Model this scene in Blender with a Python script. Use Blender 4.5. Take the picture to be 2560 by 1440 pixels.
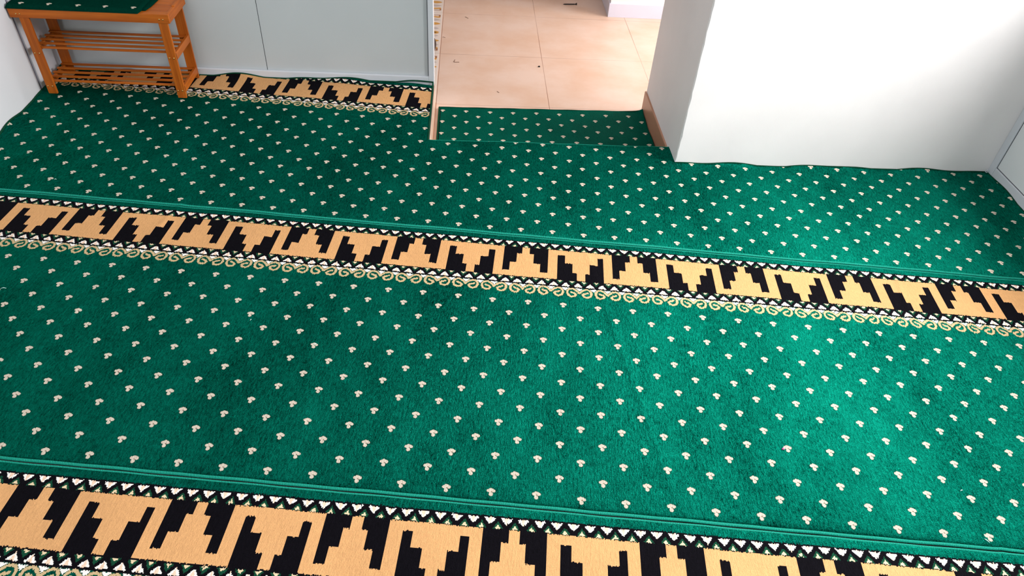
import bpy, bmesh, math, random
import numpy as np
from mathutils import Matrix, Vector

# ---------------------------------------------------------------- camera, light, exposure
for o in list(bpy.data.objects): bpy.data.objects.remove(o)
S = bpy.context.scene
COL = S.collection
random.seed(4); RNG = np.random.default_rng(7)

CAM = (1.51892644, -2.12811222, 1.54731162)
RR = ((0.99754252, -0.03825636, 0.05869727), (0.01788663, -0.67095811, -0.74127949), (0.06774206, 0.74050771, -0.66862496))
cd = bpy.data.cameras.new('camera'); cam = bpy.data.objects.new('camera', cd); COL.objects.link(cam)
cd.sensor_width = 36.0; cd.lens = 1819.377 / 2560 * 36; cd.clip_start = 0.02; cd.clip_end = 60
r_, d_, f_ = [Vector(v) for v in RR]
m = Matrix((r_, -d_, -f_)).transposed().to_4x4(); m.translation = CAM
cam.matrix_world = m
S.camera = cam

W = bpy.data.worlds.new('daylight'); S.world = W; W.use_nodes = True
W.node_tree.nodes['Background'].inputs[0].default_value = (0.80, 0.90, 1.0, 1)
W.node_tree.nodes['Background'].inputs[1].default_value = 0.25

def area(name, loc, rot, sx, sy, power, color, spread=180):
    l = bpy.data.lights.new(name, 'AREA'); l.shape = 'RECTANGLE'; l.size = sx; l.size_y = sy
    l.energy = power; l.color = color; l.spread = math.radians(spread)
    o = bpy.data.objects.new(name, l); COL.objects.link(o); o.location = loc; o.rotation_euler = rot
    return o
R90 = math.pi / 2
# daylight outside the window in the right wall (faces -x)
area('window_daylight', (4.35, -0.62, 2.20), (0, math.radians(47), 0), 1.30, 2.2, 210, (1.0, 0.985, 0.97), 150)
# added fill light behind the camera, on the left; no known source there
area('rear_fill', (0.1, -3.6, 1.7), (math.radians(88), 0, math.radians(-32)), 1.8, 1.3, 40, (0.92, 0.96, 1.0), 180)
# added overhead fill to lift the floor, not a known lamp of the room
area('ceiling_fill', (1.6, -1.0, 2.62), (0, 0, 0), 1.2, 0.5, 9, (1.0, 0.97, 0.93), 150)
# daylight at the open end of the passage (faces -x)
area('passage_daylight', (3.90, 1.57, 1.25), (0, math.radians(90), 0), 2.2, 0.95, 52, (1.0, 0.935, 0.895), 140)

S.view_settings.view_transform = 'Standard'; S.view_settings.look = 'None'
S.view_settings.gamma = 1.0; S.view_settings.use_curve_mapping = False
S.view_settings.exposure = 0.0

AL = 0.10574887637144298
CA, SA = math.cos(AL), math.sin(AL)

# ---------------------------------------------------------------- node helpers
class NB:
    def __init__(s, name):
        s.m = bpy.data.materials.new(name); s.m.use_nodes = True; s.t = s.m.node_tree
        s.t.nodes.clear()
        s.out = s.t.nodes.new('ShaderNodeOutputMaterial')
        s.b = s.t.nodes.new('ShaderNodeBsdfPrincipled')
        s.t.links.new(s.b.outputs[0], s.out.inputs[0])
        s._xyz = None
    def put(s, sock, v):
        if isinstance(v, (int, float)):
            try: sock.default_value = v
            except Exception: sock.default_value = (v, v, v)
        elif isinstance(v, tuple):
            sock.default_value = v + (1,) if (len(v) == 3 and sock.type == 'RGBA') else v
        else: s.t.links.new(v, sock)
    def m_(s, op, a, b=None, c=None, clamp=False):
        n = s.t.nodes.new('ShaderNodeMath'); n.operation = op; n.use_clamp = clamp
        s.put(n.inputs[0], a)
        if b is not None: s.put(n.inputs[1], b)
        if c is not None: s.put(n.inputs[2], c)
        return n.outputs[0]
    def add(s, a, b): return s.m_('ADD', a, b)
    def sub(s, a, b): return s.m_('SUBTRACT', a, b)
    def mul(s, a, b): return s.m_('MULTIPLY', a, b)
    def div(s, a, b): return s.m_('DIVIDE', a, b)
    def xyz(s):
        if not s._xyz:
            tc = s.t.nodes.new('ShaderNodeTexCoord'); sp = s.t.nodes.new('ShaderNodeSeparateXYZ')
            s.t.links.new(tc.outputs['Object'], sp.inputs[0]); s._xyz = sp.outputs; s.co = tc.outputs['Object']
        return s._xyz
    def vec(s, x, y, z=0.0):
        n = s.t.nodes.new('ShaderNodeCombineXYZ'); s.put(n.inputs[0], x); s.put(n.inputs[1], y); s.put(n.inputs[2], z)
        return n.outputs[0]
    def noise(s, scale, detail=2.0, rough=0.5, v=None, color=False):
        s.xyz(); n = s.t.nodes.new('ShaderNodeTexNoise'); n.inputs['Scale'].default_value = scale
        n.inputs['Detail'].default_value = detail; n.inputs['Roughness'].default_value = rough
        s.t.links.new(v if v is not None else s.co, n.inputs['Vector'])
        return n.outputs['Color' if color else 'Fac']
    def scaled(s, sx, sy, sz=1.0):
        x, y, z = s.xyz(); return s.vec(s.mul(x, sx), s.mul(y, sy), s.mul(z, sz))
    def step(s, v, lo, hi, a=0.0, b=1.0):
        n = s.t.nodes.new('ShaderNodeMapRange'); n.interpolation_type = 'SMOOTHSTEP'
        for i, q in enumerate((v, lo, hi, a, b)): s.put(n.inputs[i], q)
        return n.outputs[0]
    def lin(s, v, lo, hi, a=0.0, b=1.0):
        n = s.t.nodes.new('ShaderNodeMapRange')
        for i, q in enumerate((v, lo, hi, a, b)): s.put(n.inputs[i], q)
        return n.outputs[0]
    def mix(s, f, a, b, mode='MIX'):
        n = s.t.nodes.new('ShaderNodeMix'); n.data_type = 'RGBA'; n.blend_type = mode
        s.put(n.inputs[0], f); s.put(n.inputs[6], a); s.put(n.inputs[7], b); return n.outputs[2]
    def scalec(s, c, f):
        return s.mix(1.0, c, s.vec(f, f, f), 'MULTIPLY')
    def bump(s, h, strength, dist, lean=None):
        n = s.t.nodes.new('ShaderNodeBump'); n.inputs['Strength'].default_value = strength
        n.inputs['Distance'].default_value = dist; s.put(n.inputs['Height'], h)
        s.t.links.new(n.outputs[0], s.b.inputs['Normal'])
        if lean:                                             # pile brushed over towards one side
            g = s.t.nodes.new('ShaderNodeNewGeometry'); a = s.t.nodes.new('ShaderNodeVectorMath'); a.operation = 'ADD'
            s.t.links.new(g.outputs['Normal'], a.inputs[0]); a.inputs[1].default_value = lean
            q = s.t.nodes.new('ShaderNodeVectorMath'); q.operation = 'NORMALIZE'
            s.t.links.new(a.outputs[0], q.inputs[0]); s.t.links.new(q.outputs[0], n.inputs['Normal'])
    def done(s, color, rough=0.6, spec=0.3, metal=0.0, sheen=0.0, tint=None, edge=None):
        s.put(s.b.inputs['Base Color'], color); s.put(s.b.inputs['Roughness'], rough)
        s.put(s.b.inputs['Specular IOR Level'], spec); s.put(s.b.inputs['Metallic'], metal)
        if edge: s.b.inputs['Specular Tint'].default_value = edge + (1,)
        if sheen:
            s.b.inputs['Sheen Weight'].default_value = sheen; s.b.inputs['Sheen Roughness'].default_value = 0.5
            s.b.inputs['Sheen Tint'].default_value = (tint or (1, 1, 1)) + (1,)
        return s.m

GREEN = (0.0011, 0.094, 0.063)
def pile(name, base, contrast=0.5, dots=None, nap=0.0, metal=0.0, bumpd=0.0014, ribs=420.0):
    """cut pile yarn: fine ribs along y, fuzzy tufts, optional lattice of small flower tufts"""
    n = NB(name)
    x, y, z = n.xyz()
    tuft = n.noise(1.0, 3.0, 0.65, n.scaled(620, 260, 300))
    tuft2 = n.noise(1.0, 2.0, 0.6, n.scaled(190, 60, 100))
    broad = n.noise(1.0, 3.0, 0.55, n.scaled(3.2, 1.6, 1))
    mid = n.noise(1.0, 3.0, 0.6, n.scaled(16, 9, 1))
    k = n.add(n.mul(n.sub(tuft, 0.5), contrast * 2.0), n.mul(n.sub(tuft2, 0.5), contrast * 1.2))
    k = n.add(k, n.mul(n.sub(broad, 0.5), nap * 2.0)); k = n.add(k, n.mul(n.sub(mid, 0.5), nap * 1.6))
    k = n.m_('MAXIMUM', n.add(k, 1.0), 0.12)
    col = n.scalec(base, k)
    if dots:
        x0, sx, y0, sy, nr = dots
        r = n.div(n.sub(y0, y), sy); ri = n.m_('ROUND', r)
        par = n.m_('FLOORED_MODULO', ri, 2.0)
        q = n.sub(n.div(n.sub(x, x0), sx), n.mul(par, 0.5)); qi = n.m_('ROUND', q)
        wn = n.t.nodes.new('ShaderNodeTexWhiteNoise'); wn.noise_dimensions = '2D'
        n.t.links.new(n.vec(qi, ri), wn.inputs['Vector'])
        sp = n.t.nodes.new('ShaderNodeSeparateColor'); n.t.links.new(wn.outputs['Color'], sp.inputs[0])
        nz = n.noise(1.0, 2.0, 0.7, n.scaled(420, 200, 1), color=True)
        sz = n.t.nodes.new('ShaderNodeSeparateColor'); n.t.links.new(nz, sz.inputs[0])
        dx = n.add(n.mul(n.sub(q, qi), sx), n.mul(n.sub(sp.outputs[0], 0.5), 0.003))
        dy = n.add(n.mul(n.sub(ri, r), sy), n.mul(n.sub(sp.outputs[1], 0.5), 0.003))
        dx = n.add(dx, n.mul(n.sub(sz.outputs[0], 0.5), 0.0035)); dy = n.add(dy, n.mul(n.sub(sz.outputs[1], 0.5), 0.0045))
        d = None
        for (cx, cy, rr) in ((-0.0063, 0.0036, 0.0043), (-0.0012, 0.0066, 0.0043), (0.0062, 0.0034, 0.0043), (0.0032, 0.0056, 0.0040),
                             (-0.0002, -0.0058, 0.0050), (-0.0010, 0.0000, 0.0040)):
            a = n.sub(dx, cx); b = n.sub(dy, cy)
            e = n.sub(n.m_('SQRT', n.add(n.mul(a, a), n.mul(b, b))), rr)
            d = e if d is None else n.m_('MINIMUM', d, e)
        mask = n.step(d, -0.0006, 0.0006, 1.0, 0.0)
        ring = n.step(d, 0.0003, 0.0028, 1.0, 0.0)
        a = n.sub(dx, 0.0014); b = n.sub(dy, 0.0008)
        pip = n.step(n.m_('SQRT', n.add(n.mul(a, a), n.mul(n.mul(b, b), 2.0))), 0.0014, 0.0025, 1.0, 0.0)
        ok = n.mul(n.m_('GREATER_THAN', ri, -0.5), n.m_('LESS_THAN', ri, nr - 0.5))
        mask = n.mul(mask, ok); ring = n.mul(ring, ok)
        cream = n.scalec((0.72, 0.62, 0.505), n.lin(tuft, 0.3, 0.7, 0.70, 1.12))
        cream = n.mix(n.mul(pip, 0.9), cream, (0.20, 0.11, 0.06))
        col = n.mix(n.mul(ring, 0.45), col, (0.012, 0.035, 0.018))
        col = n.mix(mask, col, cream); metal = n.mul(n.sub(1.0, mask), metal)
    h = n.add(tuft, n.mul(tuft2, 1.2))
    ribw = n.m_('SINE', n.add(n.mul(x, 2 * math.pi * ribs), n.mul(n.noise(1.0, 2.0, 0.5, n.scaled(30, 14, 1)), 14.0)))
    h = n.add(h, n.mul(ribw, 0.10))
    n.bump(h, 0.9, bumpd, (-0.25, -0.38, 0.0) if name.startswith('green') else None)
    return n.done(col, 0.40 if dots or name.startswith('green') else 0.85, 0.0 if name.startswith(('green', 'mat')) else 0.04, metal, 0.0, None, (0.05, 0.75, 0.52) if name.startswith('green') else None)

# carpet local frame: x along the strip, y = 0 at the far bound edge and negative towards the viewer
M_GREEN = pile('green_pile_with_tufts', GREEN, 1.7, (0.016, 0.10925, -0.3315, 0.0525, 14), 0.60, 0.85)
M_BAND_GREEN = pile('green_pile_border', GREEN, 1.7, None, 0.60, 0.85)
M_MAT = pile('mat_green_pile', (0.0012, 0.085, 0.055), 0.45, (1.4148, 0.1075, 0.897, 0.0500, 12), 0.30, 0.1)
M_DKGREEN = pile('dark_green_pile', (0.006, 0.055, 0.028), 0.6)
M_BLACK = pile('black_pile', (0.0030, 0.0025, 0.0042), 0.8)
M_TAN = pile('tan_pile', (0.615, 0.332, 0.142), 0.25, None, 0.12)
M_CREAM = pile('cream_pile', (0.70, 0.56, 0.36), 0.25)
M_WHITE = pile('white_pile', (0.84, 0.80, 0.76), 0.25)
M_PINK = pile('peach_pile', (0.78, 0.56, 0.42), 0.25)
M_SCROLL = pile('scroll_tan_pile', (0.53, 0.39, 0.215), 0.22)

def thread_mat(name, axis_x=True):
    n = NB(name); x, y, z = n.xyz()
    s = n.m_('SINE', n.add(n.mul(n.add(x, n.mul(y, 0.35)), 2 * math.pi / 0.0036), n.mul(n.noise(90, 2), 5.0)))
    col = n.scalec((0.010, 0.33, 0.235), n.lin(s, -1.0, 1.0, 0.55, 1.15))
    n.bump(s, 0.8, 0.0008)
    return n.done(col, 0.6, 0.10)
M_THREAD = thread_mat('overlock_thread')

def paint(name, c, bump=0.25, bs=180, rough=0.6, dirt=0.05, spec=0.3):
    n = NB(name)
    a = n.noise(3.0, 4.0, 0.55); b = n.noise(bs, 3.0, 0.6)
    col = n.scalec(c, n.lin(a, 0.3, 0.7, 1.0 - dirt, 1.0 + dirt * 0.4))
    n.bump(b, bump, 0.0008)
    return n.done(col, rough, spec)
M_WALL = paint('white_wall_paint', (0.86, 0.835, 0.835), 0.3, 60)
M_PANEL = paint('pale_grey_panel', (0.55, 0.59, 0.61), 0.05, 30, 0.42, 0.03)
M_RPANEL = paint('right_grey_panel', (0.78, 0.81, 0.825), 0.05, 30, 0.42, 0.03)
M_LPANEL = paint('left_white_panel', (0.73, 0.73, 0.775), 0.05, 30, 0.45, 0.03)
M_FRAME = paint('grey_white_frame', (0.66, 0.69, 0.74), 0.05, 60, 0.4, 0.03)
M_GAP = paint('dark_joint', (0.10, 0.115, 0.13), 0.1, 60, 0.8, 0.02)
M_GREYJ = paint('grey_joint', (0.20, 0.19, 0.25), 0.1, 60, 0.8, 0.02)
M_CONC = paint('cement_floor', (0.35, 0.33, 0.31), 0.4, 60, 0.9)
M_LAV = paint('pale_lavender_tile', (0.68, 0.70, 0.83), 0.03, 40, 0.25, 0.02, 0.5)
M_SKIRT = paint('peach_skirting_tile', (0.46, 0.24, 0.15), 0.05, 40, 0.35, 0.04, 0.4)
M_DARK = paint('near_black', (0.02, 0.014, 0.012), 0.3, 300, 0.5)
M_BROWNSTICK = paint('brown_twig', (0.16, 0.065, 0.03), 0.3, 300, 0.8)

def tile_mat():
    n = NB('peach_floor_tiles'); x, y, z = n.xyz()
    T = 0.531
    def dist(v, o, per):
        q = n.div(n.sub(v, o), per); return n.mul(n.m_('ABSOLUTE', n.sub(q, n.m_('ROUND', q))), per)
    gx = dist(x, 1.9115, T); gy = dist(y, 0.9725, 0.541)
    g = n.m_('MINIMUM', gx, n.mul(gy, 1.2))
    line = n.step(g, 0.0009, 0.0022, 1.0, 0.0)
    fade = n.lin(n.noise(2.5, 2.0), 0.35, 0.65, 0.35, 1.0)
    a = n.noise(1.0, 4.0, 0.6, n.scaled(4, 5, 1)); b = n.noise(1.0, 5.0, 0.7, n.scaled(14, 60, 1))
    col = n.mix(n.lin(a, 0.35, 0.65), (0.74, 0.50, 0.37), (0.80, 0.60, 0.495))
    sc = n.mul(n.step(b, 0.62, 0.72), n.step(n.noise(3.3, 2.0), 0.54, 0.66))
    col = n.mix(n.mul(sc, 0.30), col, (0.50, 0.30, 0.20))
    col = n.mix(n.mul(line, n.mul(fade, 0.8)), col, (0.30, 0.12, 0.06))
    n.bump(n.sub(0.0, line), 0.3, 0.0006)
    return n.done(col, 0.36, 0.35)
M_TILE = tile_mat()

def wood(name, c1, c2, ax=0):
    n = NB(name)
    sc = [(5, 130, 130), (130, 5, 130), (130, 130, 5)][ax]
    g = n.noise(1.0, 3.0, 0.6, n.scaled(*sc)); a = n.noise(8, 2.0)
    g2 = n.noise(1.0, 2.0, 0.5, n.scaled(*[q * 0.3 for q in sc]))
    k = n.add(n.mul(g, 0.5), n.mul(g2, 0.5))
    col = n.mix(n.lin(k, 0.36, 0.64), c1, c2)
    col = n.scalec(col, n.lin(a, 0.3, 0.7, 0.9, 1.08))
    n.bump(g, 0.15, 0.0006)
    return n.done(col, 0.42, 0.22)
C1, C2 = (0.34, 0.072, 0.006), (0.55, 0.142, 0.014)
W_X = wood('bamboo_along', C1, C2, 0); W_Y = wood('bamboo_across', C1, C2, 1); W_Z = wood('bamboo_upright', C1, C2, 2)
def metal(name, c, r):
    n = NB(name); return n.done(n.scalec(c, n.lin(n.noise(60, 2), 0.3, 0.7, 0.8, 1.1)), r, 0.5, 1.0)
M_BRASS = metal('brass_screw', (0.80, 0.50, 0.18), 0.3); M_STEEL = metal('dull_steel', (0.5, 0.48, 0.46), 0.4)

# ---------------------------------------------------------------- object helpers
def link(name, me, mats, parent=None, loc=(0, 0, 0), rz=0.0):
    o = bpy.data.objects.new(name, me); COL.objects.link(o)
    for mt in (mats if isinstance(mats, (list, tuple)) else [mats]): me.materials.append(mt)
    o.location = loc; o.rotation_euler = (0, 0, rz)
    if parent: o.parent = parent
    return o
def tag(o, label=None, cat=None, group=None, kind=None):
    if label: o['label'] = label
    if cat: o['category'] = cat
    if group: o['group'] = group
    if kind: o['kind'] = kind
    return o
def empty(name, loc, label, cat):
    o = bpy.data.objects.new(name, None); COL.objects.link(o); o.location = loc; o.empty_display_size = 0.05
    return tag(o, label, cat)
def box_bm(boxes, bevel=0.0, seg=2):
    bm = bmesh.new()
    for (a, b) in boxes:
        r = bmesh.ops.create_cube(bm, size=1.0)
        for v in r['verts']:
            v.co = Vector([(a[i] + b[i]) / 2 + v.co[i] * (b[i] - a[i]) for i in range(3)])
    if bevel: bmesh.ops.bevel(bm, geom=bm.edges[:], offset=bevel, segments=seg, affect='EDGES', profile=0.5)
    return bm
def to_me(bm, name, smooth=False):
    me = bpy.data.meshes.new(name)
    bmesh.ops.recalc_face_normals(bm, faces=bm.faces)
    if smooth:
        for f in bm.faces: f.smooth = True
    bm.to_mesh(me); bm.free(); return me
def boxes(name, bl, mat, parent=None, bevel=0.0, loc=(0, 0, 0)):
    bl = [([a[i] - loc[i] for i in range(3)], [b[i] - loc[i] for i in range(3)]) for a, b in bl]
    return link(name, to_me(box_bm(bl, bevel), name), mat, parent, loc if not parent else (0, 0, 0))
def struct(name, bl, mat, bevel=0.0):
    return tag(boxes(name, bl, mat, None, bevel), kind='structure')
def tube_bm(bm, pts, rad, n=8, closed=False, flat=1.0):
    pts = [Vector(p) for p in pts]; L = len(pts); rings = []
    for i, p in enumerate(pts):
        a = pts[i - 1] if i > 0 else (pts[-1] if closed else p); b = pts[(i + 1) % L] if (i < L - 1 or closed) else p
        t = (b - a).normalized(); up = Vector((0, 0, 1)) if abs(t.z) < 0.9 else Vector((1, 0, 0))
        s = t.cross(up).normalized(); u = s.cross(t).normalized()
        rr = rad[i] if isinstance(rad, (list, tuple)) else rad
        rings.append([bm.verts.new(p + s * math.cos(2 * math.pi * k / n) * rr + u * math.sin(2 * math.pi * k / n) * rr * flat) for k in range(n)])
    for i in range(L if closed else L - 1):
        A, B = rings[i], rings[(i + 1) % L]
        for k in range(n): bm.faces.new((A[k], A[(k + 1) % n], B[(k + 1) % n], B[k]))
    if not closed:
        bm.faces.new(rings[0][::-1]); bm.faces.new(rings[-1])
    return bm

# ---------------------------------------------------------------- room shell
XL, XR = -0.26, 3.687          # left and right wall faces
YP, YB = 0.98, 0.357           # panelled partition face, white block face
XJ, XC = 1.352, 2.362          # partition end, block's left face
ZF, ZC = -0.012, -0.105        # floor under the carpets, lower passage floor
YFRONT, H = -3.9, 2.7
struct('floor', [((XL - .1, YFRONT, -0.30), (XR + .1, 0.470, ZF)), ((XL - .1, 0.470, -0.30), (1.374, YP + .02, ZF)), ((XC + .002, 0.470, -0.30), (XR + .1, YB + .3, ZF))], M_CONC)
struct('floor_passage', [((-0.5, 0.475, -0.30), (4.6, 4.3, ZC))], M_TILE)
struct('ceiling', [((-0.6, YFRONT - .2, H), (4.8, 4.4, H + .1))], M_WALL)
# left wall: two panels with a grey joint
struct('wall_left', [((XL - .1, YFRONT, -0.1), (XL, 0.767, H)), ((XL - .1, 0.783, -0.1), (XL, YP + .05, H))], M_LPANEL)
struct('trim_1', [((XL - .1, 0.767, -0.1), (XL - .006, 0.783, H))], M_GREYJ)
struct('trim_2', [((XL, 0.972, 0.0), (XL + .008, YP, H))], M_FRAME, 0.002)
# partition behind the bench: panels, joint, frame
struct('wall_back', [((XL - .1, YP + .003, -0.1), (0.629, YP + .045, H)), ((0.632, YP + .003, -0.1), (XJ - .006, YP + .045, H))], M_PANEL)
struct('trim_3', [((0.629, YP + .006, -0.1), (0.632, YP + .03, H))], M_GAP)
struct('baseboard_back', [((XL, YP - .012, ZF), (1.349, YP + .002, 0.030))], M_FRAME, 0.002)
struct('trim_4', [((1.349, YP - .012, ZF), (1.373, YP + .055, H))], M_FRAME, 0.002)
struct('trim_5', [((1.3455, YP - .0005, 0.03), (1.349, YP + .003, H))], M_GAP)
# white block right of the doorway, with its slightly ragged arris
bm = bmesh.new()
zs = np.linspace(-0.3, H, 130); L0, L1 = [], []
for zz in zs:
    j = RNG.normal(0, 0.0011) + (0.004 if RNG.random() < 0.05 else 0)
    L0.append([bm.verts.new(c + (0,)[:0]) for c in ((XC, 0.985, zz), (XC, YB + .004 + j, zz), (XC + .004 + j * .7, YB, zz), (XR + .1, YB, zz), (XR + .1, 0.985, zz))])
for a, b in zip(L0[:-1], L0[1:]):
    for k in range(5): bm.faces.new((a[k], a[(k + 1) % 5], b[(k + 1) % 5], b[k]))
bm.faces.new(L0[0]); bm.faces.new(L0[-1])
tag(link('wall_front_block', to_me(bm, 'wall_front_block'), M_WALL), kind='structure').name = 'wall_doorway'
struct('baseboard_doorway', [((XC - .008, 0.472, ZC), (XC + .001, 0.989, -0.010))], M_SKIRT, 0.0015)
# right wall with a window opening (above and out of the picture)
wy0, wy1, wz0, wz1 = -1.75, 0.17, 1.00, 2.25
struct('wall_right', [((XR, YFRONT, -0.1), (XR + .08, YB, wz0)), ((XR, YFRONT, wz1), (XR + .08, YB, H)),
                      ((XR, YFRONT, wz0), (XR + .08, wy0, wz1)), ((XR, wy1, wz0), (XR + .08, YB, wz1))], M_RPANEL)
struct('trim_6', [((XR - .007, YB - .032, 0.0), (XR, YB, H))], M_FRAME, 0.002)
struct('baseboard_right', [((XR - .007, YFRONT, ZF), (XR, YB - .034, 0.040))], M_FRAME, 0.002)
struct('trim_7', [((XR - .0012, YB - .034, 0.04), (XR + .001, YB - .031, H)), ((XR - .0012, YFRONT, 0.040), (XR + .001, YB - .034, 0.0425))], M_GAP)
w = struct('window_1', [((XR - .02, wy0 - .04, wz0 - .04), (XR + .06, wy1 + .04, wz0)), ((XR - .02, wy0 - .04, wz1), (XR + .06, wy1 + .04, wz1 + .04)),
                    ((XR - .02, wy0 - .04, wz0), (XR + .06, wy0, wz1)), ((XR - .02, wy1, wz0), (XR + .06, wy1 + .04, wz1)),
                    ((XR + .02, -1.0, wz0), (XR + .05, -0.96, wz1))], M_FRAME, 0.003)
# wall behind the camera with a wide opening
struct('wall_front', [((XL - .1, YFRONT - .1, -0.1), (XR + .1, YFRONT, 1.0)), ((XL - .1, YFRONT - .1, 2.4), (XR + .1, YFRONT, H)),
                      ((XL - .1, YFRONT - .1, 1.0), (-0.4 + .1, YFRONT, 2.4)), ((2.3, YFRONT - .1, 1.0), (XR + .1, YFRONT, 2.4))], M_WALL)
# passage beyond the doorway
struct('wall_passage', [((2.352, 2.11, -0.3), (4.7, 4.3, H))], M_WALL)
struct('baseboard_passage', [((2.344, 2.101, ZC), (4.6, 2.11, -0.026)), ((2.344, 2.11, ZC), (2.352, 4.3, -0.026))], M_LAV, 0.001)
struct('wall_passage_far', [((-0.6, 4.3, -0.3), (4.7, 4.4, H))], M_WALL)
struct('wall_passage_left', [((-0.6, YP + .04, -0.3), (-0.5, 4.3, H))], M_WALL)
struct('wall_passage_right', [((3.95, 0.9, -0.3), (4.05, 1.06, H)), ((3.95, 1.06, 2.4), (4.05, 2.11, H)), ((XR + .1, 0.90, -0.3), (4.05, 0.985, H))], M_WALL)

# patterned border tiles laid in the passage floor beside the partition
bt = empty('border_tiles', (1.33, 1.6, ZC), 'strip of white border tiles with orange leaf pattern beside the grey partition', 'tile')
def flat_poly(bm, pts, z, mi):
    f = bm.faces.new([bm.verts.new((p[0], p[1], z)) for p in pts]); f.material_index = mi
M_BT = paint('cream_border_tile', (0.83, 0.73, 0.66), 0.02, 40, 0.3, 0.02, 0.4)
M_BO = paint('orange_leaf_glaze', (0.72, 0.36, 0.07), 0.02, 60, 0.3, 0.1, 0.4)
M_BG = paint('grey_petal_glaze', (0.58, 0.50, 0.47), 0.02, 60, 0.3, 0.05, 0.4)
M_BB = paint('brown_outline_glaze', (0.40, 0.17, 0.08), 0.02, 60, 0.3, 0.05, 0.4)
ty = [0.475, 0.9725, 1.5135, 2.0545, 2.5955, 3.1365]
for a, b in zip(ty[:-1], ty[1:]):
    bm = box_bm([((-0.047, a - 1.6 + .001, -0.004), (0.0455, b - 1.6 - .001, 0.0012))], 0.0004, 1)
    def P(x, y): return (x - 1.33, y - 1.6)
    if a > 0.9:
        c = (a + b) / 2
        for s in (-1, 1):                                   # mirrored about the tile centre
            def Q(u, v): return P(u, c + s * v)
            def leaf(x0, x1, v0, w, mi, zz=0.0016):
                pts = []
                for k in range(14):
                    t = k / 13.0; pts.append((x0 + (x1 - x0) * t, v0 + w * math.sin(math.pi * t) ** 0.8))
                for k in range(13, -1, -1):
                    t = k / 13.0; pts.append((x0 + (x1 - x0) * t, v0 - w * math.sin(math.pi * t) ** 0.8 * 0.8 - 0.0003))
                flat_poly(bm, [Q(*p) for p in (pts if s > 0 else pts[::-1])], zz, mi)
            leaf(1.300, 1.366, 0.000 if s > 0 else 0.012, 0.015, 1)
            leaf(1.305, 1.362, 0.048, 0.018, 2)
            leaf(1.300, 1.370, 0.112, 0.019, 1)
            leaf(1.290, 1.368, 0.165, 0.018, 2)
            flat_poly(bm, [Q(*p) for p in ((1.30, 0.238), (1.366, 0.238), (1.366, 0.232), (1.30, 0.232))], 0.0016, 3)
            flat_poly(bm, [Q(*p) for p in ((1.30, 0.205), (1.363, 0.195), (1.366, 0.214), (1.345, 0.217), (1.30, 0.226))], 0.0016, 1)
            flat_poly(bm, [Q(*p) for p in ((1.357, 0.232), (1.366, 0.232), (1.366, 0.212), (1.357, 0.212))], 0.0018, 3)
    me = to_me(bm, 'tile'); o = link('tile', me, [M_BT, M_BO, M_BG, M_BB], bt)

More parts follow.
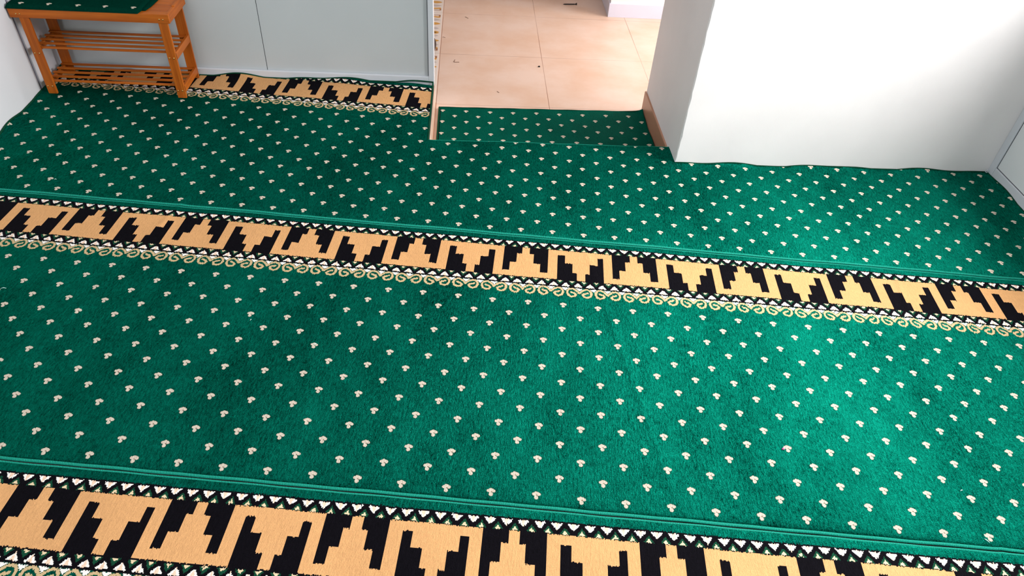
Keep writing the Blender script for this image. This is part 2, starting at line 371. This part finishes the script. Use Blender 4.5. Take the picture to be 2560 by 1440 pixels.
# ---------------------------------------------------------------- carpets
P_, BW = 0.3639, 0.2147
def classify(x, yl, off):
    """colour code of the woven border at (x, yl)"""
    c = np.zeros(x.shape, np.int32)                                      # 0 green
    h = -0.0620 - yl
    c[(yl < -0.0278) & (yl > -0.2462)] = 1                               # black ground
    # triangle rows
    T = 0.0392
    q = np.abs(((x - off) / T) - np.round((x - off) / T)) * T            # distance to white triangle centre
    q2 = T / 2 - q
    t = (-0.0325 - yl) / 0.0175
    w = (t >= 0) & (t <= 1) & (q < 0.0138 * (1 - t ** 1.25)); c[w] = 3
    w2 = w & (q < 0.0055 * (1 - t)) ; c[w2] = 5
    t = (yl + 0.0600) / 0.0190
    c[(t >= 0) & (t <= 1) & (q2 < 0.0125 * (1 - t))] = 6
    t = (yl + 0.0595) / 0.0100
    c[(t >= 0) & (t <= 1) & (q2 < 0.0070 * (1 - t))] = 4
    t = (yl + 0.2402) / 0.0185
    w = (t >= 0) & (t <= 1) & (q < 0.0138 * (1 - t ** 1.25)); c[w] = 3
    w2 = w & (q < 0.0055 * (1 - t)); c[w2] = 5
    t = (-0.2140 - yl) / 0.0190
    c[(t >= 0) & (t <= 1) & (q2 < 0.0125 * (1 - t))] = 6
    t = (-0.2140 - yl) / 0.0090
    c[(t >= 0) & (t <= 1) & (q2 < 0.0075 * (1 - t))] = 4
    # meander
    u = np.mod(x - off, P_); inb = (h > 0) & (h < 0.1480)
    tan = (u < 0.0330) | ((u > 0.1864) & (u < BW))
    tan |= (u < BW) & (h < 0.0245)
    tan |= ((u > 0.1864) | (u < 0.0325)) & (h > 0.1215)
    a = np.abs(u - 0.1115)
    tan |= (a < 0.0545) & (h < 0.0640); tan |= (a < 0.0290) & (h < 0.1110); tan |= (a < 0.0137)
    a = np.abs(u - 0.2887)
    tan |= (a < 0.0500) & (h > 0.0790); tan |= (a < 0.0285) & (h > 0.0320); tan |= (a < 0.0127)
    c[inb & tan] = 2
    # scrolls and the small white triangles between them
    SP = 0.0910
    g = (x - off - 0.0140) / SP; v = (g - np.round(g)) * SP; av = np.abs(v)
    hs = SP / 4; q = np.abs(av - hs); qq = hs - q                        # distance to the white triangle centres
    t = (-0.2470 - yl) / 0.0130
    w = (t >= 0) & (t <= 1) & (qq < 0.0120 * (1 - t)); c[w] = 3
    path = np.array([(0, -.2690), (.006, -.2610), (.0125, -.2545), (.0225, -.2490), (.0320, -.2520), (.0378, -.2600), (.0388, -.2710), (.0345, -.2815),
                     (.0250, -.2870), (.0150, -.2840), (.0110, -.2765), (.0150, -.2705), (.0225, -.2680), (.0265, -.2655)])
    sel = (yl < -0.2440) & (yl > -0.2945)
    ax, ay = av[sel], yl[sel]; d = np.full(ax.shape, 9.0)
    for p0, p1 in zip(path[:-1], path[1:]):
        e = p1 - p0; tt = np.clip(((ax - p0[0]) * e[0] + (ay - p0[1]) * e[1]) / (e @ e), 0, 1)
        d = np.minimum(d, np.hypot(ax - p0[0] - tt * e[0], ay - p0[1] - tt * e[1]))
    cs = c[sel]; cs[(d < 0.0050) & (cs != 1)] = 6; cs[d < 0.0036] = 7; c[sel] = cs
    return c

def undul(xr, yr):
    """gentle unevenness of the cloth, room coordinates"""
    z = 0.0009 * np.sin(xr * 7.1 + yr * 3.3) * np.sin(yr * 6.1 - xr * 1.3) + 0.0006 * np.sin(xr * 19 + 2 * np.sin(yr * 5))
    for (x0, y0, x1, y1, a, wd) in ((0.55, 0.05, 0.35, -0.7, .0022, .012), (1.93, -0.18, 2.05, -1.2, .0016, .012), (2.98, -0.35, 2.80, -1.35, .0024, .010),
                                    (2.62, 0.30, 2.75, 0.02, .0025, .012), (1.05, -0.30, 1.12, -1.0, .0012, .015), (2.25, -0.5, 2.42, -1.1, .0012, .014),
                                    (1.38, 0.42, 1.75, 0.44, .0016, .010), (3.05, 0.30, 3.30, -0.1, .0020, .015)):
        e = np.array([x1 - x0, y1 - y0]); L = e @ e; t = np.clip(((xr - x0) * e[0] + (yr - y0) * e[1]) / L, 0, 1)
        d = np.hypot(xr - x0 - t * e[0], yr - y0 - t * e[1]); z = z + a * np.exp(-(d / wd) ** 2)
    return z
def waveA(s, seed):
    return np.clip(0.0045 + 0.0065 * np.sin(s * 14.5 + seed) + 0.0045 * np.sin(s * 25.0 + seed * 2.3), 0.0, 0.02)
def curl(xr, yr, tight):
    """edges pressed against the walls ride up in small waves"""
    z = 0.0
    z = z + (0.004 + waveA(yr, 1.0)) * np.exp(-np.maximum(xr - XL, 0) / 0.028)
    z = z + waveA(yr, 4.0) * 0.8 * np.exp(-np.maximum(XR - xr, 0) / 0.03)
    if tight:
        z = z + np.where(xr < 1.375, waveA(xr, 0.6) * np.exp(-np.maximum(0.966 - yr, 0) / 0.03), 0)
        z = z + np.where(xr > 2.36, waveA(xr, 2.2) * 0.75 * np.exp(-np.maximum(0.352 - yr, 0) / 0.022), 0)
    return z
X0R, X1R = XL + .004, XR - .009
YL_, YM_, YR_ = 0.966, 0.474, 0.352
XA_, XB_ = 1.368, 2.362

def carpet(ye, xo, off, near, label, topstrip=False):
    ox, oy = CA * xo + SA * ye, -SA * xo + CA * ye                        # room position of local origin
    dx = 0.0021
    xs = np.arange(-0.75, 4.25, dx)
    ys = np.concatenate([np.arange(-0.0045, -0.296, -0.0021), np.arange(-0.305, -near, -0.011), [-near]])
    Xg, Yg = np.meshgrid(xs, ys)                                         # rows, cols
    def room(x, y): return ox + CA * x + SA * y, oy - SA * x + CA * y
    def local(xr, yr): a, b = xr - ox, yr - oy; return CA * a - SA * b, SA * a + CA * b
    xr, yr = room(Xg, Yg)
    e = 1e-9
    def inside(xr, yr):
        k = (xr >= X0R - e) & (xr <= X1R + e)
        if topstrip:
            lim = np.where(xr < XA_ + e, YL_, np.where(xr > XB_ - e, YR_, YM_))
            k &= yr <= lim + e
        return k
    ins = inside(xr, yr)
    if topstrip:
        # project the vertices just outside onto the outline
        out = ~ins & (xr > X0R) & (xr < X1R)
        a = out & (xr > XA_) & (xr < XA_ + .012) & (yr > YM_ + .006) & (yr < YL_); xr[a] = XA_
        b = out & ~a
        lim = np.where(xr < XA_ + e, YL_, np.where(xr > XB_ - e, YR_, YM_)); yr[b] = lim[b]
    xr = np.clip(xr, X0R, X1R)
    lx, ly = local(xr, yr)
    zz = undul(xr, yr) + curl(xr, yr, topstrip)
    zz = zz - 0.0035 * np.exp(-np.abs(Yg + 0.0) / 0.006) - 0.0030 * np.exp(-np.abs(Yg + near) / 0.008)   # rounded bound edges
    nr, nc = Xg.shape
    fi = ins[:-1, :-1] | ins[1:, :-1] | ins[:-1, 1:] | ins[1:, 1:]
    I = np.arange(nr * nc).reshape(nr, nc)
    quads = np.stack([I[1:, :-1], I[1:, 1:], I[:-1, 1:], I[:-1, :-1]], -1)[fi]
    jit = RNG.normal(0, 0.0009, nc - 1)[None, :] + RNG.normal(0, 0.0004, (nr - 1, nc - 1))
    xc = (Xg[:-1, :-1] + Xg[:-1, 1:]) / 2; yc = (Yg[:-1, :-1] + Yg[1:, :-1]) / 2
    col = classify(xc, np.where(yc > -0.296, yc + jit, yc), off)
    col[yc < -0.2945] = 8
    mi = col[fi]
    used = np.zeros(nr * nc, bool); used[quads.ravel()] = True
    rem = np.cumsum(used) - 1; quads = rem[quads]
    co = np.stack([lx.ravel(), ly.ravel(), zz.ravel()], -1)[used]
    me = bpy.data.meshes.new('carpet')
    me.vertices.add(len(co)); me.vertices.foreach_set('co', co.astype(np.float32).ravel())
    nf = len(quads); me.loops.add(nf * 4); me.polygons.add(nf)
    me.loops.foreach_set('vertex_index', quads.astype(np.int32).ravel())
    me.polygons.foreach_set('loop_start', np.arange(0, nf * 4, 4, dtype=np.int32))
    me.polygons.foreach_set('loop_total', np.full(nf, 4, np.int32))
    me.polygons.foreach_set('material_index', mi.astype(np.int32))
    me.polygons.foreach_set('use_smooth', np.ones(nf, bool))
    me.update(); me.validate()
    # turn the edge down to the floor so the cloth has its thickness
    bm = bmesh.new(); bm.from_mesh(me)
    be = [q for q in bm.edges if q.is_boundary]
    r = bmesh.ops.extrude_edge_only(bm, edges=be)
    for v in r['geom']:
        if isinstance(v, bmesh.types.BMVert): v.co.z -= 0.0085
    for fc in r['geom']:
        if isinstance(fc, bmesh.types.BMFace): fc.material_index = 6
    bm.to_mesh(me); bm.free()
    o = link('carpet', me, [M_BAND_GREEN, M_BLACK, M_TAN, M_WHITE, M_CREAM, M_PINK, M_DKGREEN, M_SCROLL, M_GREEN], None, (ox, oy, 0), -AL)
    tag(o, label, 'carpet')
    # overlocked binding round the edge
    def line(pts_room, rad, name, flat=1.0, dz=-0.0015, mt=None):
        pts = []
        for (a, b) in zip(pts_room[:-1], pts_room[1:]):
            L = math.hypot(b[0] - a[0], b[1] - a[1]); k = max(2, int(L / 0.012))
            pts += [(a[0] + (b[0] - a[0]) * i / k, a[1] + (b[1] - a[1]) * i / k) for i in range(k)]
        pts.append(pts_room[-1]); P = np.array(pts)
        z = undul(P[:, 0], P[:, 1]) + curl(P[:, 0], P[:, 1], topstrip)
        l = np.stack(local(P[:, 0], P[:, 1]) + (z,), -1)
        l[:, 1] += 0.0005 * np.sin(l[:, 0] * 9) + 0.0004 * np.sin(l[:, 0] * 41)
        bmx = tube_bm(bmesh.new(), [(q[0], q[1], q[2] + dz) for q in l], rad, 8, False, flat)
        return link(name, to_me(bmx, name, True), mt or M_THREAD, o)
    def xr_at(y, X):                                                      # room point on row y at room x = X
        x = (X - ox - SA * y) / CA; return room(x, y)
    line([xr_at(-near - 0.001, X0R), xr_at(-near - 0.001, X1R)], 0.0042, 'binding', 0.95)['label'] = 'lighter green stitched binding on the near edge'
    if not topstrip:
        line([xr_at(-0.0030, X0R), xr_at(-0.0030, X1R)], 0.0030, 'binding', 0.8, -0.0028)
    else:
        line([(X0R, xr_at(-near, X0R)[1]), (X0R, YL_), (XA_, YL_), (XA_, YM_)], 0.0034, 'binding', 1.0, 0.0, M_DKGREEN)
        line([(XA_, YM_), (XB_ + .004, YM_ + .0)], 0.0018, 'binding', 1.0, -0.001)
        line([(XB_ + .002, YR_ + .001), (X1R, YR_ + .001), (X1R, xr_at(-near, X1R)[1])], 0.0026, 'binding', 1.0, 0.0, M_DKGREEN)
    return o
carpet(1.0870, 0.0116, 0.0348, 1.0870 - 0.0445, 'green dotted prayer carpet farthest from the viewer, reaching the walls and bench', True)
carpet(0.0370, 0.0, 0.0, 0.0370 + 1.0125 - 0.0075, 'middle green dotted prayer carpet whose patterned border runs across the room')
carpet(-1.0125, 0.0283, 0.0, 1.0400, 'nearest prayer carpet, its tan and black border in the bottom left corner')

# short mat in the sunken doorway
bm = bmesh.new()
x0, x1, y0, y1 = 1.397, 2.350, 0.480, 0.930
nx, ny = 160, 80; V = {}
for j in range(ny + 1):
    for i in range(nx + 1):
        x = x0 + (x1 - x0) * i / nx; y = y0 + (y1 + 0.020 * i / nx - y0) * j / ny
        z = -0.0975 + 0.0010 * math.sin(x * 17 + y * 9) + 0.0007 * math.sin(y * 31 + x * 5)
        ri = max(0, (x - (x1 - 0.03)) / 0.03); z += 0.005 * ri ** 2 * (0.6 + 0.4 * math.sin(y * 30))
        z += 0.014 * math.exp(-((x - x1) / 0.022) ** 2 - ((y - y1 - .02) / 0.02) ** 2)
        V[i, j] = bm.verts.new((x, y, z))
for j in range(ny):
    for i in range(nx): bm.faces.new((V[i, j], V[i + 1, j], V[i + 1, j + 1], V[i, j + 1]))
r = bmesh.ops.extrude_edge_only(bm, edges=[e for e in bm.edges if e.is_boundary])
for v in r['geom']:
    if isinstance(v, bmesh.types.BMVert): v.co.z = ZC + .0003
mat = link('doormat', to_me(bm, 'doormat', True), M_MAT)
tag(mat, 'short green dotted carpet mat lying in the sunken doorway in front of the tiles', 'mat')
b2 = tube_bm(bmesh.new(), [(x0, y0 + (y1 - y0) * k / 30, -0.0975 + .0006 * math.sin(k)) for k in range(31)], 0.0036, 8)
tube_bm(b2, [(x0 + (x1 - x0) * k / 60, y1 + 0.020 * k / 60, -0.0985 + .0006 * math.sin(k * .7) + (0.012 * (k / 60.) ** 40)) for k in range(61)], 0.0028, 8)
link('binding', to_me(b2, 'binding', True), M_DKGREEN, mat)['label'] = 'dark green bound edge'
b2 = tube_bm(bmesh.new(), [(x0 + .0058, y0 + (y1 - y0) * k / 30, -0.0966) for k in range(30)], 0.0012, 6)
link('stitching', to_me(b2, 'stitching', True), M_BLACK, mat)

# peach tile riser on the left side of the sunken doorway
struct('trim_8', [((1.3735, 0.470, ZC), (1.3775, YP, -0.008))], M_TILE)
struct('trim_9', [((1.3775, 0.470, ZC), (1.3805, YP, ZC + .003))], M_SKIRT)

# ---------------------------------------------------------------- bamboo shoe bench
BX, BY = 0.048, 0.85
bench = empty('shoe_bench', (BX, BY, 0), 'orange-brown bamboo shoe bench with two slatted shelves in the left corner', 'bench')
def bpart(name, bl, mat, bevel=0.0015, parent=bench, org=(BX, BY, 0)):
    bl = [([a[i] - org[i] for i in range(3)], [b[i] - org[i] for i in range(3)]) for a, b in bl]
    return link(name, to_me(box_bm(bl, bevel), name), mat, parent)
ZT = 0.358
planks = [((-0.243 + 0.0, 0.755 + i * 0.0375, ZT - .014), (0.3385, 0.755 + (i + 1) * 0.0375 - .0006, ZT - .0015)) for i in range(5)]
bpart('seat', planks, W_X, 0.0008)
bpart('front_rail', [((-0.253, 0.745, 0.322), (0.3505, 0.756, ZT))], W_X)
bpart('back_rail', [((-0.253, 0.943, 0.322), (0.3505, 0.954, ZT))], W_X)
bpart('side_rail', [((0.3390, 0.756, 0.3225), (0.3505, 0.943, ZT)), ((0.3390, 0.830, ZT - .001), (0.3505, 0.943, ZT + .0035))], W_Y)
bpart('side_rail', [((-0.253, 0.756, 0.3225), (-0.2415, 0.943, ZT))], W_Y)
LEGS = [(-0.222, 0.747), (0.304, 0.747), (-0.228, 0.931), (0.2985, 0.931)]
for lx, ly in LEGS:
    lg = bpart('leg', [((lx, ly, 0.001), (lx + (.0355 if ly < .8 else .041), ly + .011, 0.345))], W_Z)
def screw(x, z, y, par):
    bm = bmesh.new()
    bmesh.ops.create_cone(bm, cap_ends=True, segments=14, radius1=0.0032, radius2=0.0026, depth=0.0016, matrix=Matrix.Translation((x - BX, y - .0008 - BY, z)) @ Matrix.Rotation(R90, 4, 'X'))
    bmesh.ops.create_cone(bm, cap_ends=True, segments=6, radius1=0.0013, radius2=0.0013, depth=0.0006, matrix=Matrix.Translation((x - BX, y - .0018 - BY, z)) @ Matrix.Rotation(R90, 4, 'X'))
    return link('screw', to_me(bm, 'screw', True), M_BRASS, par)
kids = {o.name: o for o in bench.children}
legs = [o for o in bench.children if o.name.startswith('leg')]
frail = [o for o in bench.children if o.name.startswith('front_rail')][0]
for xx in (-0.226, -0.212, 0.313, 0.327): screw(xx, 0.338, 0.745, frail)
for lg, lx in ((legs[0], -0.222), (legs[1], 0.304)):
    for zz in (0.178, 0.035):
        for dxx in (0.008, 0.026): screw(lx + dxx, zz, 0.747, lg)
for zt in (0.198, 0.054):
    sh = empty('shelf', (0, 0, 0), None, None); sh.parent = bench
    for k in range(5):
        y = 0.7385 + 0.020 + k * 0.0385
        bpart('slat', [((-0.226, y + .003, zt - .0065), (0.3300, y + .0150, zt))], W_X, 0.001, sh)
    bpart('shelf_rail', [((-0.2225, 0.758, zt - .030), (-0.2125, 0.931, zt - .008))], W_Y, 0.001, sh)
    bpart('shelf_rail', [((0.3295, 0.752, zt - .030), (0.3395, 0.935, zt + .001))], W_Y, 0.001, sh)

# folded piece of the same carpet lying on the bench
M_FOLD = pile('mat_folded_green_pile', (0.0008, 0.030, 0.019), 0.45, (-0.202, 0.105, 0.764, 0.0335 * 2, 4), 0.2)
bm = bmesh.new(); nx, ny = 90, 40
def fold_layer(xa, xb, ya, yb, zb, zt_, rr, skew=0.0):
    import itertools
    n1, n2 = 70, 26; top = {}
    for j in range(n2 + 1):
        for i in range(n1 + 1):
            u, v = i / n1, j / n2
            x = xa + (xb + skew * v - xa) * u; y = ya + (yb - ya) * v
            # rounded front-right corner
            if u > 0.9 and v < 0.25: x -= (u - 0.9) * 0.10 * (0.25 - v) * 4 * 0.6
            e = min(x - xa, (xb + skew * v) - x, y - ya, yb - y) / rr; e = max(0.0, min(1.0, e))
            z = zb + (zt_ - zb) * math.sqrt(1 - (1 - e) ** 2) + 0.0008 * math.sin(x * 30 + y * 21)
            top[i, j] = bm.verts.new((x, y, z))
    for j in range(n2):
        for i in range(n1): bm.faces.new((top[i, j], top[i + 1, j], top[i + 1, j + 1], top[i, j + 1]))
    return
fold_layer(-0.257, 0.262, 0.775, 0.945, ZT + .0005, 0.3655, 0.006, 0.012)
fold_layer(-0.256, 0.243, 0.742, 0.935, ZT + .0035, 0.3735, 0.010, 0.010)
fold = link('folded_carpet', to_me(bm, 'folded_carpet', True), M_FOLD, None, (0, 0, 0))
# close it underneath
bm = bmesh.new(); bm.from_mesh(fold.data)
r = bmesh.ops.extrude_edge_only(bm, edges=[e for e in bm.edges if e.is_boundary])
for v in r['geom']:
    if isinstance(v, bmesh.types.BMVert): v.co.z = ZT + .0002
bm.to_mesh(fold.data); bm.free()
tag(fold, 'dark green dotted carpet piece folded on top of the bamboo bench', 'carpet')

# ---------------------------------------------------------------- small things on the floors
# thread-like helper
def tiny(name, pts, rad, mat_, label, cat, group=None, flat=1.0):
    c = Vector(pts[0]); b = tube_bm(bmesh.new(), [Vector(p) - c for p in pts], rad, 7, False, flat)
    return tag(link(name, to_me(b, name, True), mat_, None, c), label, cat, group)
# black screw near the far block
nz = ZC + .0035
s = empty('screw', (2.136, 2.266, nz), 'black screw lying in the brown shade on the far peach tiles', 'screw')
b = tube_bm(bmesh.new(), [(-0.044, -.004, 0), (-0.036, -.0034, 0), (0.034, 0.0044, 0)], [0.0006, 0.0026, 0.0030], 8)
for k in range(18):
    x = -0.034 + k * 0.0034; y = -.0034 + (x + .036) * 0.111
    tube_bm(b, [(x, y, 0), (x + .0012, y, 0)], 0.0042, 8)
link('shank', to_me(b, 'shank'), M_DARK, s)
b = tube_bm(bmesh.new(), [(0.033, 0.0043, 0), (0.041, 0.0052, 0)], [0.0035, 0.0085], 12)
link('head', to_me(b, 'head'), M_DARK, s)
t = ZC + .0012
tiny('twig', [(1.459, 1.447, t), (1.453, 1.420, t), (1.458, 1.4185, t), (1.481, 1.4200, t)], 0.0011, M_BROWNSTICK, 'thin L-shaped brown twig on the peach tile nearest the partition', 'twig')
tiny('dirt_crumb', [(1.884, 1.399, t + .001), (1.890, 1.402, t + .0025), (1.8955, 1.400, t + .001)], [0.0012, 0.0042, 0.003], M_DARK, 'small black crumb beside the middle tile joint', 'crumb')
tiny('twig', [(1.668, 1.118, t), (1.672, 1.112, t), (1.678, 1.104, t)], 0.0009, M_BROWNSTICK, 'tiny brown fibre on the tile close to the mat', 'twig')
tiny('twig', [(1.386, 1.718, t), (1.393, 1.720, t), (1.401, 1.714, t)], 0.0009, M_BROWNSTICK, 'tiny curved brown fibre next to the patterned border tiles', 'twig')
tiny('twig', [(1.505, 2.010, t), (1.512, 2.006, t), (1.524, 1.990, t)], 0.0009, M_BROWNSTICK, 'faint brown fibre on the far left peach tile', 'twig')
# dark shoe tip peeping out from behind the partition
bm = bmesh.new(); rings = []
N = 18
for i in range(N + 1):
    v = i / N; y = 1.705 - 0.285 * v
    hw = 0.040 * (math.sin(math.pi * min(1, v * 1.05 + 0.04)) ** 0.55) * (1 - 0.25 * v)
    xc = 1.318 + 0.004 * math.sin(v * 3); hh = 0.030 + 0.020 * v
    ring = []
    for k in range(12):
        a = 2 * math.pi * k / 12; ring.append(bm.verts.new((xc + hw * math.cos(a) - 1.318, y - 1.56, max(0.0, 0.010 + (hh * .6) * math.sin(a)))))
    rings.append(ring)
for A, B in zip(rings[:-1], rings[1:]):
    for k in range(12): bm.faces.new((A[k], A[(k + 1) % 12], B[(k + 1) % 12], B[k]))
bm.faces.new(rings[0]); bm.faces.new(rings[-1])
tag(link('shoe', to_me(bm, 'shoe', True), paint('dark_brown_leather', (0.045, 0.028, 0.024), 0.2, 200, 0.5), None, (1.318, 1.56, ZC + .0015)), 'dark brown shoe mostly hidden behind the partition on the patterned tiles', 'shoe')
# wall plug ring in the right corner
b = tube_bm(bmesh.new(), [(0.0065 * math.cos(a), -0.001, 0.0065 * math.sin(a)) for a in np.linspace(0, 2 * math.pi, 17)[:-1]], 0.0016, 7, True)
tag(link('screw_eye', to_me(b, 'screw_eye', True), M_FRAME, None, (3.668, 0.343, 0.014)), 'small pale ring hook in the right corner at the carpet edge', 'hook')
# lint
M_LINT = paint('white_lint', (0.62, 0.85, 0.80), 0.1, 200, 0.9); M_PINKL = paint('pink_fluff', (0.75, 0.16, 0.38), 0.1, 200, 0.9)
def fz(x, y): return float(undul(np.array(x), np.array(y))) + 0.0016
tiny('fluff', [(2.361, -1.027, fz(2.361, -1.027)), (2.364, -1.026, fz(2.364, -1.026) + .001), (2.367, -1.028, fz(2.367, -1.028))], [0.0012, 0.0032, 0.0014], M_PINKL, 'tiny pink fluff on the bright part of the middle carpet', 'fluff')
for (x, y, a, L, lab) in ((0.149, -0.459, 0.1, .016, 'white lint thread at the left edge of the middle carpet'), (2.781, -1.288, -0.9, .013, 'white lint thread beside the last tuft at bottom right'),
                          (2.789, -1.151, 0.3, .008, 'white lint speck on the bright lower right carpet'), (0.062, 0.118, 0.1, .007, 'pale lint speck just above the border at far left'),
                          (1.10, -0.672, 0.4, .010, 'short pale curled lint on the dark middle carpet'), (0.898, -0.575, 1.2, .006, 'tiny pale lint speck left of the middle carpet centre')):
    c, s_ = math.cos(a), math.sin(a); z = fz(x, y)
    tiny('lint', [(x - c * L / 2, y - s_ * L / 2, z), (x + s_ * .0015, y + .0015, z + .001), (x + c * L / 2, y + s_ * L / 2, z)], [0.0005, 0.0011, 0.0005], M_LINT, lab, 'lint', 'bits of lint on the carpets')
